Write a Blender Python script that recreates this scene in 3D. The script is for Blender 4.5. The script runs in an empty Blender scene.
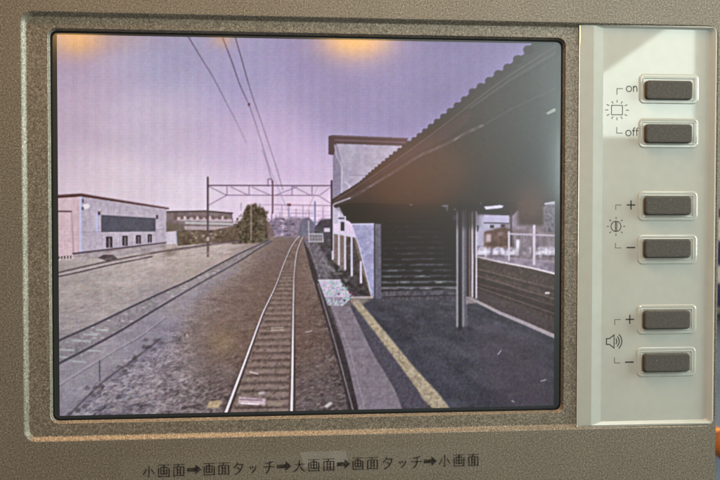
import bpy, bmesh, math
import numpy as np

# ------------------------------------------------------------------ camera
# All sizes in millimetres in "panel" axes: X right, Y up, Z out of the
# monitor's face towards the viewer.  W() turns them into world metres.
MM = 0.001
LIFT = 0.30                      # the monitor's centre stands 30 cm up
scene = bpy.context.scene
COL = scene.collection


def W(p):
    return (p[0] * MM, -p[2] * MM, p[1] * MM + LIFT)


cam_d = bpy.data.cameras.new("camera")
cam = bpy.data.objects.new("camera", cam_d)
COL.objects.link(cam)
from mathutils import Matrix, Vector
AX = ((0.993586438, 0.000676230, 0.113073133),
      (0.002611388, 0.999578188, -0.028924501),
      (-0.113044997, 0.029034270, 0.993165565))   # camera x, y, z axes in panel axes
CP = (-47.4789, 12.19439, 417.12954)
cols = [Vector((a[0], -a[2], a[1])) for a in AX]
M4 = Matrix.Identity(4)
for i in range(3):
    for j in range(3):
        M4[j][i] = cols[i][j]
M4.translation = Vector(W(CP))
cam.matrix_world = M4
cam_d.lens = 53.0
cam_d.sensor_width = 36.0
cam_d.clip_start = 0.01
cam_d.clip_end = 50
cam_d.dof.use_dof = True
cam_d.dof.focus_distance = 0.42
cam_d.dof.aperture_fstop = 20.0
scene.camera = cam

# ------------------------------------------------------------------ light
scene.view_settings.view_transform = 'Standard'
scene.view_settings.look = 'None'
scene.view_settings.exposure = 0.0
scene.view_settings.gamma = 1.0
wd = bpy.data.worlds.new("World")
scene.world = wd
wd.use_nodes = True
bg = wd.node_tree.nodes["Background"]
bg.inputs[0].default_value = (0.80, 0.90, 0.95, 1)
bg.inputs[1].default_value = 0.06


def area(name, pos, target, sx, sy, power, color, spread=180, shape='RECTANGLE'):
    d = bpy.data.lights.new(name, 'AREA')
    d.shape = shape
    d.size = sx * MM
    d.size_y = sy * MM
    d.energy = power
    d.color = color
    d.spread = math.radians(spread)
    o = bpy.data.objects.new(name, d)
    COL.objects.link(o)
    o.location = W(pos)
    v = Vector(W(target)) - Vector(W(pos))
    o.rotation_euler = v.to_track_quat('-Z', 'Y').to_euler()
    return o


# cool daylight from the windows, warm lamps overhead
area("side_window_light", (840, 170, 125), (0, 30, 0), 260, 420, 11.0, (0.84, 1.0, 0.93))
area("ceiling_lamp", (-130, 640, 165), (-40, 0, 0), 420, 140, 5.0, (1.0, 0.60, 0.32))
area("front_window_light", (330, 560, 800), (90, 130, 0), 500, 260, 0.55, (0.93, 1.0, 0.97), 75)
area("low_light", (-500, -250, 700), (0, -20, 0), 400, 400, 0.30, (1.0, 0.80, 0.66))
# the sunlit pane mirrored in the glossy control panel: its upper left corner is cut by a slanting frame
wl = area("bright_pane", (454, 178, 900), (454, 178, 0), 168, 146, 0.62, (0.86, 1.0, 0.90))
wl.data.use_nodes = True
nt = wl.data.node_tree
em = nt.nodes["Emission"]
gp_ = nt.nodes.new("ShaderNodeNewGeometry")
sp_ = nt.nodes.new("ShaderNodeSeparateXYZ")
nt.links.new(gp_.outputs["Position"], sp_.inputs[0])


def mth(op, a, b):
    q = nt.nodes.new("ShaderNodeMath")
    q.operation = op
    for k_, v_ in enumerate((a, b)):
        if isinstance(v_, (int, float)):
            q.inputs[k_].default_value = v_
        else:
            nt.links.new(v_, q.inputs[k_])
    return q.outputs[0]


slant = mth('ADD', mth('MULTIPLY', sp_.outputs["X"], 0.70), 0.184 + LIFT - 0.412 * 0.70)
nt.links.new(mth('LESS_THAN', sp_.outputs["Z"], slant), em.inputs["Strength"])
area("added_veil_light", (388, 140, 900), (388, 140, 0), 40, 230, 1.9, (0.80, 0.98, 1.0))  # added light, mirrored nowhere, lays a soft veil over the screen's right edge
# small warm lamps in the ceiling, mirrored along the top of the glass
for k, (x, y, s, sh, p) in enumerate(((-246, 228, 60, 36, 0.26), (100, 228, 88, 38, 0.50), (-68, 228, 20, 16, 0.03))):
    area("ceiling_bulb", (x, y, 900), (x, y, 0), s, sh, p, (1.0, 0.52, 0.10), 180, 'ELLIPSE')
area("warm_glow", (172, 58, 900), (172, 58, 0), 130, 90, 0.15, (1.0, 0.38, 0.14), 180, 'ELLIPSE')
area("warm_glow", (322, 20, 900), (322, 20, 0), 34, 46, 0.035, (1.0, 0.38, 0.22), 180, 'ELLIPSE')
area("small_glow", (-69, -154, 900), (-69, -154, 0), 18, 24, 0.025, (1.0, 0.75, 0.2), 180, 'ELLIPSE')


# ------------------------------------------------------------------ materials
def new_mat(name):
    m = bpy.data.materials.new(name)
    m.use_nodes = True
    n = m.node_tree.nodes
    return m, n, m.node_tree.links, n["Principled BSDF"]


def plain(name, col, rough=0.5, metal=0.0, spec=0.5, coat=0.0):
    m, n, l, b = new_mat(name)
    b.inputs["Base Color"].default_value = (*col, 1)
    b.inputs["Roughness"].default_value = rough
    b.inputs["Metallic"].default_value = metal
    b.inputs["Specular IOR Level"].default_value = spec
    b.inputs["Coat Weight"].default_value = coat
    return m


def noise(n, l, scale, detail=2.0, rough=0.6):
    tc = n.new("ShaderNodeNewGeometry")
    t = n.new("ShaderNodeTexNoise")
    t.inputs["Scale"].default_value = scale
    t.inputs["Detail"].default_value = detail
    t.inputs["Roughness"].default_value = rough
    l.new(tc.outputs["Position"], t.inputs["Vector"])
    return t


def ramp(n, l, src, stops):
    r = n.new("ShaderNodeValToRGB")
    e = r.color_ramp.elements
    while len(e) < len(stops):
        e.new(0.5)
    for el, (p, c) in zip(e, stops):
        el.position = p
        el.color = (*c, 1)
    l.new(src, r.inputs[0])
    return r


def speckled_paint():
    m, n, l, b = new_mat("speckled_brown_paint")
    t = noise(n, l, 1650, 2.0, 0.75)
    r = ramp(n, l, t.outputs["Fac"], [(0.30, (0.062, 0.052, 0.037)), (0.47, (0.183, 0.159, 0.123)),
                                      (0.60, (0.258, 0.227, 0.177)), (0.74, (0.52, 0.46, 0.36))])
    t2 = noise(n, l, 45, 3.0, 0.6)
    mx = n.new("ShaderNodeMix")
    mx.data_type = 'RGBA'
    mx.blend_type = 'MULTIPLY'
    mx.inputs[0].default_value = 0.35
    r2 = ramp(n, l, t2.outputs["Fac"], [(0.3, (0.78, 0.78, 0.78)), (0.7, (1.1, 1.1, 1.1))])
    l.new(r.outputs[0], mx.inputs[6])
    l.new(r2.outputs[0], mx.inputs[7])
    l.new(mx.outputs[2], b.inputs["Base Color"])
    b.inputs["Roughness"].default_value = 0.5
    b.inputs["Metallic"].default_value = 0.25
    bp = n.new("ShaderNodeBump")
    bp.inputs["Strength"].default_value = 0.16
    bp.inputs["Distance"].default_value = 0.0001
    l.new(t.outputs["Fac"], bp.inputs["Height"])
    l.new(bp.outputs[0], b.inputs["Normal"])
    return m


def panel_plastic():
    m, n, l, b = new_mat("pale_glossy_plastic")
    t = noise(n, l, 220, 4.0, 0.6)
    r = ramp(n, l, t.outputs["Fac"], [(0.3, (0.450, 0.468, 0.428)), (0.7, (0.480, 0.498, 0.455))])
    l.new(r.outputs[0], b.inputs["Base Color"])
    b.inputs["Roughness"].default_value = 0.45
    b.inputs["Specular IOR Level"].default_value = 0.25
    b.inputs["Coat Weight"].default_value = 1.0
    b.inputs["Coat Roughness"].default_value = 0.03
    return m


def rubber():
    m, n, l, b = new_mat("dusty_dark_rubber")
    t = noise(n, l, 1100, 3.0, 0.75)
    r = ramp(n, l, t.outputs["Fac"], [(0.35, (0.060, 0.056, 0.050)), (0.66, (0.10, 0.093, 0.084)),
                                      (0.76, (0.38, 0.37, 0.34))])
    l.new(r.outputs[0], b.inputs["Base Color"])
    b.inputs["Roughness"].default_value = 0.7
    b.inputs["Specular IOR Level"].default_value = 0.3
    return m


def glass_surface(b):
    b.inputs["Base Color"].default_value = (0.004, 0.004, 0.005, 1)
    b.inputs["Roughness"].default_value = 0.36
    b.inputs["Specular IOR Level"].default_value = 0.5
    b.inputs["Coat Weight"].default_value = 0.30
    b.inputs["Coat Roughness"].default_value = 0.10


def dark_glass():
    m, n, l, b = new_mat("dark_screen_glass")
    glass_surface(b)
    b.inputs["Base Color"].default_value = (0.020, 0.027, 0.030, 1)
    return m


def lcd():
    m, n, l, b = new_mat("lit_screen_picture")
    glass_surface(b)
    a = n.new("ShaderNodeAttribute")
    a.attribute_name = "picture"
    l.new(a.outputs["Color"], b.inputs["Emission Color"])
    b.inputs["Emission Strength"].default_value = 1.0
    return m


def tape_mat():
    m, n, l, b = new_mat("clear_label_tape")
    b.inputs["Base Color"].default_value = (0.40, 0.38, 0.33, 1)
    b.inputs["Roughness"].default_value = 0.3
    b.inputs["Alpha"].default_value = 0.13
    return m


def tape_glare_mat():
    m, n, l, b = new_mat("tape_glare")  # pale see-through colour standing in for a reflection on the clear tape
    t = noise(n, l, 120, 3)
    r = ramp(n, l, t.outputs["Fac"], [(0.3, (0.18, 0.18, 0.18)), (0.7, (0.34, 0.34, 0.34))])
    b.inputs["Base Color"].default_value = (0.50, 0.50, 0.46, 1)
    b.inputs["Roughness"].default_value = 0.4
    l.new(r.outputs[0], b.inputs["Alpha"])
    return m


PAINT = speckled_paint()
PANEL = panel_plastic()
RUBBER = rubber()
GLASS = dark_glass()
LCD = lcd()
GASKET = plain("black_gasket", (0.008, 0.008, 0.008), 0.6, spec=0.2)
INK = plain("grey_print", (0.13, 0.135, 0.13), 0.6, spec=0.2)
INKD = plain("dark_print", (0.045, 0.045, 0.043), 0.6, spec=0.2)
BLACK_INK = plain("black_print", (0.018, 0.016, 0.014), 0.6, spec=0.2)
_n, _l = BLACK_INK.node_tree.nodes, BLACK_INK.node_tree.links
_r = ramp(_n, _l, noise(_n, _l, 500, 3, 0.7).outputs["Fac"], [(0.45, (0.016, 0.014, 0.012)), (0.72, (0.085, 0.075, 0.058))])
_l.new(_r.outputs[0], _n["Principled BSDF"].inputs["Base Color"])
TAPE = tape_mat()
TAPE_GLARE = tape_glare_mat()


# ------------------------------------------------------------------ builders
def thing(name, label, cat, base, group=None):
    o = bpy.data.objects.new(name, None)
    COL.objects.link(o)
    o.location = W(base)
    o.empty_display_size = 0.02
    o["label"] = label
    o["category"] = cat
    if group:
        o["group"] = group
    o["_base"] = W(base)
    return o


def root_of(o):
    while o.parent:
        o = o.parent
    return o


def obj(name, verts, faces, mat, parent=None, mm=True, smooth=False):
    me = bpy.data.meshes.new(name)
    vs = [W(v) for v in verts] if mm else verts
    if parent is not None:
        b = root_of(parent)["_base"]
        vs = [(v[0] - b[0], v[1] - b[1], v[2] - b[2]) for v in vs]
    me.from_pydata(vs, [], faces)
    me.materials.append(mat)
    bm = bmesh.new()
    bm.from_mesh(me)
    bmesh.ops.recalc_face_normals(bm, faces=bm.faces)
    bm.to_mesh(me)
    bm.free()
    if smooth:
        me.polygons.foreach_set("use_smooth", [True] * len(me.polygons))
    o = bpy.data.objects.new(name, me)
    COL.objects.link(o)
    o.parent = parent
    return o


def rring(l, r, b, t, rad, z, n=8, skew=0.0):
    """rounded rectangle, counter-clockwise from the lower right corner"""
    rads = rad if isinstance(rad, (tuple, list)) else (rad,) * 4      # BR, TR, TL, BL
    cs = ((r, b, -1, 1, -90), (r, t, -1, -1, 0), (l, t, 1, -1, 90), (l, b, 1, 1, 180))
    out = []
    for (x, y, sx, sy, a0), q in zip(cs, rads):
        q = max(q, 0.02)
        cx_, cy_ = x + sx * q, y + sy * q
        for k in range(n + 1):
            a = math.radians(a0 + 90.0 * k / n)
            px, py = cx_ + q * math.cos(a), cy_ + q * math.sin(a)
            zz = z(px, py) if callable(z) else z
            out.append((px + (skew * py if px > 0 else 0), py, zz))
    return out


def loft(rings, cap_first=False, cap_last=False):
    n = len(rings[0])
    v = [p for r in rings for p in r]
    f = []
    for i in range(len(rings) - 1):
        for k in range(n):
            a, b = i * n + k, i * n + (k + 1) % n
            f.append((a, b, b + n, a + n))
    if cap_first:
        f.append(tuple(range(n)))
    if cap_last:
        f.append(tuple(range((len(rings) - 1) * n, len(rings) * n)))
    return v, f


def inset_rings(box, rad, profile, n=8):
    """profile: list of (inset, z) from a base box; returns lofted rings"""
    l, r, b, t = box
    rads = rad if isinstance(rad, (tuple, list)) else (rad,) * 4
    return [rring(l + i, r - i, b + i, t - i, [max(q - i, 0.05) for q in rads], z, n) for i, z in profile]


def ribbon(paths, w, z, zt=0.03, vw=None):
    """flat printed strokes: each path a polyline; vw = width of upright strokes"""
    V, F = [], []
    for path in paths:
        closed = False
        if path[0] == path[-1] and len(path) > 2:
            closed = True
            path = path[:-1]
        m = len(path)
        L, R = [], []
        for i, p in enumerate(path):
            if closed:
                a, c = path[i - 1], path[(i + 1) % m]
            else:
                a, c = path[max(i - 1, 0)], path[min(i + 1, m - 1)]
            d1 = np.array(p, float) - a if a != p else None
            d2 = np.array(c, float) - p if c != p else None
            ds = [d / np.linalg.norm(d) for d in (d1, d2) if d is not None]
            t = sum(ds)
            t = t / max(np.linalg.norm(t), 1e-6)
            nrm = np.array((-t[1], t[0]))
            cosh = max(abs(float(np.dot(nrm, (-ds[0][1], ds[0][0])))), 0.5)
            ww = w if vw is None else w + (vw - w) * abs(t[1]) ** 1.5
            h = ww / 2 / cosh
            L.append((p[0] + nrm[0] * h, p[1] + nrm[1] * h, z))
            R.append((p[0] - nrm[0] * h, p[1] - nrm[1] * h, z))
        b = len(V)
        V += L + R
        for i in range(m if closed else m - 1):
            j = (i + 1) % m
            F.append((b + i, b + j, b + m + j, b + m + i))
    return V, F


def arc(cx_, cy_, r, a0, a1, n=16):
    return [(cx_ + r * math.cos(math.radians(a0 + (a1 - a0) * k / n)),
             cy_ + r * math.sin(math.radians(a0 + (a1 - a0) * k / n))) for k in range(n + 1)]


def circle(cx_, cy_, r, n=24):
    p = arc(cx_, cy_, r, 0, 360, n)[:-1]
    return p + [p[0]]


# ------------------------------------------------------------------ monitor housing
mon = thing("monitor", "brown speckled monitor showing a railway platform beside a pale panel of six dark buttons",
            "monitor", (5, -110, -18))


def bev(x0, z0, x1, z1, n=7):
    """S-shaped lip from (inset x0, z0) down to (x1, z1)"""
    out = []
    for k in range(n + 1):
        s = k / n
        e = s * s * (3 - 2 * s)
        out.append((x0 + (x1 - x0) * s, z0 + (z1 - z0) * (0.35 * s + 0.65 * e)))
    return out


SK = 0.0
outer = (-165.0, 148.8, -112.0, 118.0)
pocket = (-130.0, 147.9, -77.6, 87.6)
opening = (-120.4, 84.0, -70.9, 81.6)
rings = []
for i, z in ((1.0, -36.0), (0.0, -34.0), (0.0, -1.2), (0.08, -0.6), (0.22, -0.2), (0.4, 0.0)):
    rings.append(rring(outer[0] + i, outer[1] - i * 0.5, outer[2] + i, outer[3] - i, 4.0, z, skew=0.004))
for r in inset_rings(pocket, 4.6, bev(0.0, 0.0, 1.9, -1.6)):
    rings.append(r)
rad_o = 3.3
for i, z in [(-0.15, -1.6)] + bev(0.0, -1.6, 0.85, -2.9) + [(0.9, -4.5)]:
    rings.append(rring(opening[0] + i, opening[1] - i, opening[2] + i, opening[3] - i, max(rad_o - i, .6), z))
v, f = loft(rings, cap_first=True, cap_last=True)
obj("housing", v, f, PAINT, mon)

# black gasket between the housing's opening and the glass
g = (opening[0] + 0.75, opening[1] - 0.75, opening[2] + 0.75, opening[3] - 0.75)
GI = 0.55
v, f = loft(inset_rings(g, 2.7, [(0.0, -4.2), (0.0, -3.3), (0.15, -3.1), (0.45, -3.15), (0.6, -3.4), (0.65, -4.2)]))
obj("gasket", v, f, GASKET, mon)
gl = (g[0] + GI, g[1] - GI, g[2] + GI, g[3] - GI)
v, f = loft(inset_rings(gl, 2.4, [(0.0, -4.3), (0.0, -3.3), (0.25, -3.12), (0.5, -3.10)]), cap_last=True)
screen = obj("screen", v, f, GLASS, mon)


# ------------------------------------------------------------------ the picture the screen shows
S = 2
X0, Y0, CW, CH = 50.0, 26.0, 516 * S, 396 * S
rng = np.random.default_rng(7)
yy, xx = np.mgrid[0:CH, 0:CW]
PX = X0 + (xx + 0.5) / S
PY = Y0 + (yy + 0.5) / S
img = np.zeros((CH, CW, 3), np.float32)
LAT = rng.random((256, 256)).astype(np.float32)


def lat(u, v, seed=0):
    u = u + seed * 17.31
    v = v + seed * 9.77
    iu, iv = np.floor(u).astype(int), np.floor(v).astype(int)
    fu, fv = u - iu, v - iv
    fu, fv = fu * fu * (3 - 2 * fu), fv * fv * (3 - 2 * fv)
    a, b = LAT[iv & 255, iu & 255], LAT[iv & 255, (iu + 1) & 255]
    c, d = LAT[(iv + 1) & 255, iu & 255], LAT[(iv + 1) & 255, (iu + 1) & 255]
    return (a * (1 - fu) + b * fu) * (1 - fv) + (c * (1 - fu) + d * fu) * fv - 0.5


def fbm(u, v, seed=0, o=4):
    s, a = 0, 1.0
    for k in range(o):
        s = s + a * lat(u * 2 ** k, v * 2 ** k, seed + k * 3)
        a *= 0.6
    return s


def blur(a, r):
    r = int(round(r))
    if r < 1:
        return a
    for ax in (0, 1):
        for _ in range(2):
            p = np.pad(a, [(r + 1, r) if i == ax else (0, 0) for i in range(a.ndim)], mode='edge')
            c = np.cumsum(p, axis=ax)
            n = a.shape[ax]
            hi = np.take(c, range(2 * r + 1, 2 * r + 1 + n), axis=ax)
            lo = np.take(c, range(0, n), axis=ax)
            a = (hi - lo) / (2 * r + 1)
    return a


def mask(pts):
    p = np.array(pts, float)
    x0 = max(int((p[:, 0].min() - X0) * S) - 2, 0); x1 = min(int((p[:, 0].max() - X0) * S) + 3, CW)
    y0 = max(int((p[:, 1].min() - Y0) * S) - 2, 0); y1 = min(int((p[:, 1].max() - Y0) * S) + 3, CH)
    if x1 <= x0 or y1 <= y0:
        return None
    acc = np.zeros((y1 - y0, x1 - x0), np.float32)
    for ox in (0.25, 0.75):
        for oy in (0.25, 0.75):
            gx = X0 + (np.arange(x0, x1) + ox)[None, :] / S
            gy = Y0 + (np.arange(y0, y1) + oy)[:, None] / S
            ins = np.zeros(acc.shape, bool)
            for (ax, ay), (bx, by) in zip(p, np.roll(p, -1, 0)):
                if ay == by:
                    continue
                c = (ay > gy) != (by > gy)
                ins ^= c & (gx < (bx - ax) * (gy - ay) / (by - ay) + ax)
            acc += ins
    return acc / 4, (slice(y0, y1), slice(x0, x1))


def paint(m, sl, col, a):
    k = (m * a)[..., None]
    c = np.asarray(col, np.float32)
    img[sl] = img[sl] * (1 - k) + c * k


def full(pts):
    M = np.zeros((CH, CW), np.float32)
    r = mask(pts)
    if r:
        M[r[1]] = r[0]
    return M


def poly(pts, col, a=1.0, soft=0, n=0.0, ns=1.2):
    """filled shape of the picture; n adds mottling"""
    if soft or n:
        M = full(pts)
        if soft:
            M = blur(M, soft * S)
        c = np.asarray(col, np.float32)[None, None, :] + (fbm(PX / ns, PY / ns, 5) * n)[..., None]
        k = (M * a)[..., None]
        img[:] = img * (1 - k) + c * k
    else:
        r = mask(pts)
        if r:
            paint(r[0], r[1], col, a)


def box(x0, y0, x1, y1, col, a=1.0, **k):
    poly([(x0, y0), (x1, y0), (x1, y1), (x0, y1)], col, a, **k)


def line(pts, w, col, a=1.0):
    """polyline; w one width or one per point"""
    ws = w if isinstance(w, (tuple, list)) else [w] * len(pts)
    mg = max(ws) + 2
    bx0 = max(int((min(p[0] for p in pts) - mg - X0) * S), 0); bx1 = min(int((max(p[0] for p in pts) + mg - X0) * S) + 1, CW)
    by0 = max(int((min(p[1] for p in pts) - mg - Y0) * S), 0); by1 = min(int((max(p[1] for p in pts) + mg - Y0) * S) + 1, CH)
    if bx1 <= bx0 or by1 <= by0:
        return
    acc = np.zeros((by1 - by0, bx1 - bx0), np.float32)
    for (p, q, w0, w1) in zip(pts[:-1], pts[1:], ws[:-1], ws[1:]):
        mg = max(w0, w1) + 2
        x0 = max(int((min(p[0], q[0]) - mg - X0) * S), 0); x1 = min(int((max(p[0], q[0]) + mg - X0) * S) + 1, CW)
        y0 = max(int((min(p[1], q[1]) - mg - Y0) * S), 0); y1 = min(int((max(p[1], q[1]) + mg - Y0) * S) + 1, CH)
        if x1 <= x0 or y1 <= y0:
            continue
        gx, gy = PX[y0:y1, x0:x1], PY[y0:y1, x0:x1]
        dx, dy = q[0] - p[0], q[1] - p[1]
        t = np.clip(((gx - p[0]) * dx + (gy - p[1]) * dy) / max(dx * dx + dy * dy, 1e-9), 0, 1)
        d = np.hypot(gx - p[0] - t * dx, gy - p[1] - t * dy)
        hw = (w0 + (w1 - w0) * t) / 2
        # thin strokes fade instead of vanishing
        cov = np.clip((hw - d) * S + 0.5, 0, 1) if max(w0, w1) > 0.9 else np.clip(1 - d / 0.9, 0, 1) * np.clip(hw * 2, 0, 1)
        sl = (slice(y0 - by0, y1 - by0), slice(x0 - bx0, x1 - bx0))
        acc[sl] = np.maximum(acc[sl], cov)
    paint(acc, (slice(by0, by1), slice(bx0, bx1)), col, a)


def smooth_path(pts, n=6):
    p = np.array(pts, float)
    out = []
    for i in range(len(p) - 1):
        a, b, c, d = p[max(i - 1, 0)], p[i], p[i + 1], p[min(i + 2, len(p) - 1)]
        for k in range(n):
            t = k / n
            out.append(tuple(0.5 * ((2 * b) + (-a + c) * t + (2 * a - 5 * b + 4 * c - d) * t * t + (-a + 3 * b - 3 * c + d) * t ** 3)))
    out.append(tuple(p[-1]))
    return out


# --- sky
def grad(stops):
    """inverse-distance blend of colour anchors"""
    num, den = 0, 0
    for (x, y, c) in stops:
        w = 1.0 / (((PX - x) ** 2 + (PY - y) ** 2) / 3000.0 + 0.25) ** 1.6
        num = num + w[..., None] * np.array(c, np.float32)
        den = den + w
    return (num / den[..., None]).astype(np.float32)


img[:] = grad([(60, 45, (162, 144, 176)), (70, 120, (178, 158, 180)), (90, 185, (198, 178, 192)), (170, 60, (150, 146, 180)),
               (160, 130, (186, 172, 194)), (240, 90, (144, 139, 180)), (250, 150, (182, 168, 204)), (190, 200, (212, 198, 212)), (120, 190, (206, 190, 202)),
               (300, 205, (222, 198, 220)), (250, 195, (218, 198, 216)), (330, 110, (140, 131, 174)), (400, 70, (132, 123, 168)), (440, 60, (128, 119, 162)),
               (470, 60, (122, 112, 156)), (400, 120, (138, 128, 172)), (320, 60, (132, 123, 168)), (290, 165, (192, 168, 208))])
img += (fbm(PX / 60, PY / 40, 2, 3) * 8)[..., None]
# contact wires
for pts, w in ((((188, 36), (200, 56), (213, 77), (226, 102), (236, 121), (246, 142)), 0.95),
               (((222, 36), (232, 62), (240, 85), (249, 105), (257, 128), (266, 158), (272, 182)), 1.15),
               (((235, 36), (243, 64), (251, 92), (260, 118), (268, 142), (275, 163), (283, 190)), 1.05)):
    line(smooth_path(pts), [w * (1 - 0.55 * i / (6 * (len(pts) - 1))) for i in range(6 * (len(pts) - 1) + 1)], (72, 56, 84), 0.85)
box(248, 103, 250, 106, (70, 40, 66))

# orange glow of lamps mirrored on the glass, painted into the picture's sky
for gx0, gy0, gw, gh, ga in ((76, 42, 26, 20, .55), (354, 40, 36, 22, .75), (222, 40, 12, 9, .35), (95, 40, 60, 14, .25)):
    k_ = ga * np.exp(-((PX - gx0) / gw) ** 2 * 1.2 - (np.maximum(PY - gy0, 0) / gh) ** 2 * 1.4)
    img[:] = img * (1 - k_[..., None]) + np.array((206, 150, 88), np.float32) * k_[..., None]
k_ = .4 * np.exp(-((PX - 245) / 70) ** 2 - ((PY - 135) / 40) ** 2)  # broad pinkish tint over the middle of the sky
img[:] = img * (1 - k_[..., None]) + np.array((190, 160, 192), np.float32) * k_[..., None]
# --- ground
den = np.maximum(PY - 229.0, 2.0)
U, V = (PX - 300) / den * 6, 2400 / den
Gn = fbm(U * 2.2, V * 1.6, 11, 4)
Gf = fbm(U * 11, V * 9.0, 23, 3) * np.clip((PY - 236) / 60, 0.35, 1)
gr = grad([(70, 300, (166, 154, 150)), (120, 270, (178, 166, 162)), (110, 300, (164, 152, 148)), (80, 330, (150, 138, 144)),
           (75, 360, (134, 130, 143)), (75, 400, (130, 125, 140)), (130, 350, (128, 122, 142)), (160, 325, (128, 124, 148)),
           (120, 400, (120, 112, 124)), (170, 390, (118, 106, 112)), (220, 250, (192, 178, 176)), (180, 262, (184, 170, 162)),
           (210, 290, (150, 132, 128)), (200, 330, (132, 112, 106)), (220, 390, (112, 98, 98)), (280, 260, (112, 92, 88)),
           (280, 310, (108, 88, 80)), (265, 350, (100, 86, 84)), (250, 400, (88, 78, 80)), (330, 400, (78, 70, 76)),
           (320, 340, (86, 70, 68)), (160, 248, (184, 166, 164)), (245, 290, (128, 110, 102))])
gm = full([(50, 262), (165, 244), (230, 242), (268, 238), (300, 233), (340, 233), (560, 300), (560, 424), (50, 424)])
img[:] = img * (1 - gm[..., None]) + gr * gm[..., None]
gm_n = gm * np.clip((PY - 238) / 20, 0.2, 1)
edge_x = np.interp(PY, [233, 265, 300, 339, 382, 416, 430], [300, 238, 196, 160, 103, 68, 50])
nw = 0.42 + 0.78 * np.clip((PX - edge_x) / 22 + .5, 0, 1)
img += (fbm(PX / 26, PY / 9, 71, 3) * 16 + (Gn * 28 + Gf * 44) * nw)[..., None] * gm_n[..., None] * np.array((1.0, 0.97, 0.95))

# --- far town, trees, long building behind the yard
poly([(268, 236), (268, 222), (276, 217), (286, 219), (290, 217), (305, 218), (316, 222), (322, 218), (332, 219), (334, 240), (300, 238)],
     (126, 112, 136), 0.9, soft=1, n=30, ns=3)
for k in range(46):
    x = 268 + rng.random() * 62
    y = 217 + rng.random() * 17
    c = rng.choice([0, 1, 2], p=[.3, .3, .4])
    col = ((196, 178, 204), (88, 76, 92), (120, 100, 106))[c]
    box(x, y, x + 1.5 + rng.random() * 4, y + 0.8 + rng.random() * 1.8, col, 0.75)
poly([(298, 236), (300, 224), (304, 218), (309, 217), (313, 222), (317, 228), (316, 236)], (104, 102, 122), 0.9, n=22)
poly([(314, 238), (315, 227), (321, 220), (327, 219), (333, 219), (333, 240)], (68, 62, 78), 0.95, n=26, ns=2)
box(324, 228, 330, 232, (196, 182, 202), .9)
poly([(165, 216), (166, 211.6), (205, 211), (232, 213), (236, 242), (165, 244)], (122, 106, 110), n=18, ns=3)
line([(165, 211.8), (205, 211), (232.5, 213.2)], 1.4, (82, 68, 72))
poly([(177, 217), (232, 219), (232, 222), (177, 220.5)], (178, 160, 172))
for k in range(9):
    box(174 + k * 6.3, 216, 177.2 + k * 6.3, 219.5, (112, 92, 86), .9)
    if k % 2:
        box(177.5 + k * 6.3, 216, 179.4 + k * 6.3, 219.5, (204, 184, 188), .8)
poly([(185, 221.3), (233, 223.0), (233, 225.2), (185, 224)], (170, 166, 168))
poly([(184, 226), (233, 226.6), (232, 230.5), (184, 229.5)], (166, 148, 152))
poly([(165, 222), (184, 224), (185, 233), (165, 232)], (112, 98, 92), n=14)
poly([(176, 231), (214, 230), (234, 226), (240, 238), (232, 241), (178, 246)], (104, 88, 76), n=34, ns=3)
for k in range(14):
    x = 186 + rng.random() * 44
    y = 231 + rng.random() * 7
    box(x, y, x + 1.8, y + 1.5, (176, 158, 158), .6)
poly([(164, 232), (176, 231), (177, 244), (164, 245)], (190, 178, 194))
line([(176.6, 231), (177, 244)], 0.8, (140, 150, 178))
# round bushy tree and its pole
tr = []
for k in range(40):
    a = math.pi * k / 39
    tr.append((250.5 - 18.5 * math.cos(a) * (1 + 0.025 * rng.standard_normal()), 238.5 - 34 * math.sin(a) ** 0.62 * (1 + 0.05 * rng.standard_normal()) + 4 * (1 - math.sin(a))))
tr = [(x + (4 if y < 214 else 0), y + (8 if x < 240 else 0) * (1 if y < 225 else 0.2)) for x, y in tr]
poly(tr, (84, 73, 60), 1, soft=.5, n=50, ns=2.6)
for k in range(230):
    a_, r_ = rng.random() * 6.28, math.sqrt(rng.random())
    x_, y_ = 250.5 + 17.5 * r_ * math.cos(a_), 224 + 16 * r_ * math.sin(a_)
    if y_ < 206 + abs(x_ - 252) * .75:
        continue
    box(x_, y_, x_ + 1.5, y_ + 1.2, ((120, 106, 84), (50, 44, 38), (98, 88, 68))[k % 3], .55)
for k in range(26):
    a_ = math.pi * rng.random()
    x_, y_ = 251 - 18.5 * math.cos(a_), 238 - 33 * math.sin(a_) ** .62 + (5 if math.cos(a_) > .2 else 0)
    box(x_, y_, x_ + 1.6, y_ + 1.4, (100, 82, 76), .7)
poly([(268, 240), (266, 222), (272, 226), (275, 236)], (112, 92, 90), .8, n=20)
poly([(226, 240), (226, 232), (236, 226), (240, 240)], (100, 82, 72), .9, n=30)
line([(251.2, 204), (251.2, 240)], 1.2, (158, 134, 128), .8)
line([(241, 203), (241, 210)], 0.9, (120, 112, 140), .7)

# --- overhead line gantry
PC = (98, 80, 104)
line([(208, 185.4), (331, 185.6)], 1.2, PC)
line([(226, 195.2), (318, 195.4)], 0.95, (140, 112, 146))
for p in (((208, 186), (226, 195)), ((209, 205), (227, 195)), ((231, 187), (248, 195)), ((252, 187), (270, 195)), ((297, 187), (276, 195)),
          ((318, 195.4), (330, 203)), ((320, 195), (331, 187)), ((310, 195), (292, 186))):
    line(p, 0.75, (126, 106, 138))
for x in (227, 249, 292, 312):
    line([(x, 186), (x, 195)], 0.85, (120, 98, 130))
line([(272.6, 181), (272.6, 213)], 1.5, (104, 72, 92))
line([(268, 186), (268, 179), (272, 179), (272.5, 186)], 0.85, (104, 80, 108))
line([(272, 212), (271.4, 222)], 1.0, (120, 100, 132))
line([(274, 204.8), (331, 205.6)], 0.85, (140, 110, 138))
line([(260, 205), (272, 204.8)], 0.7, (150, 130, 160))
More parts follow.
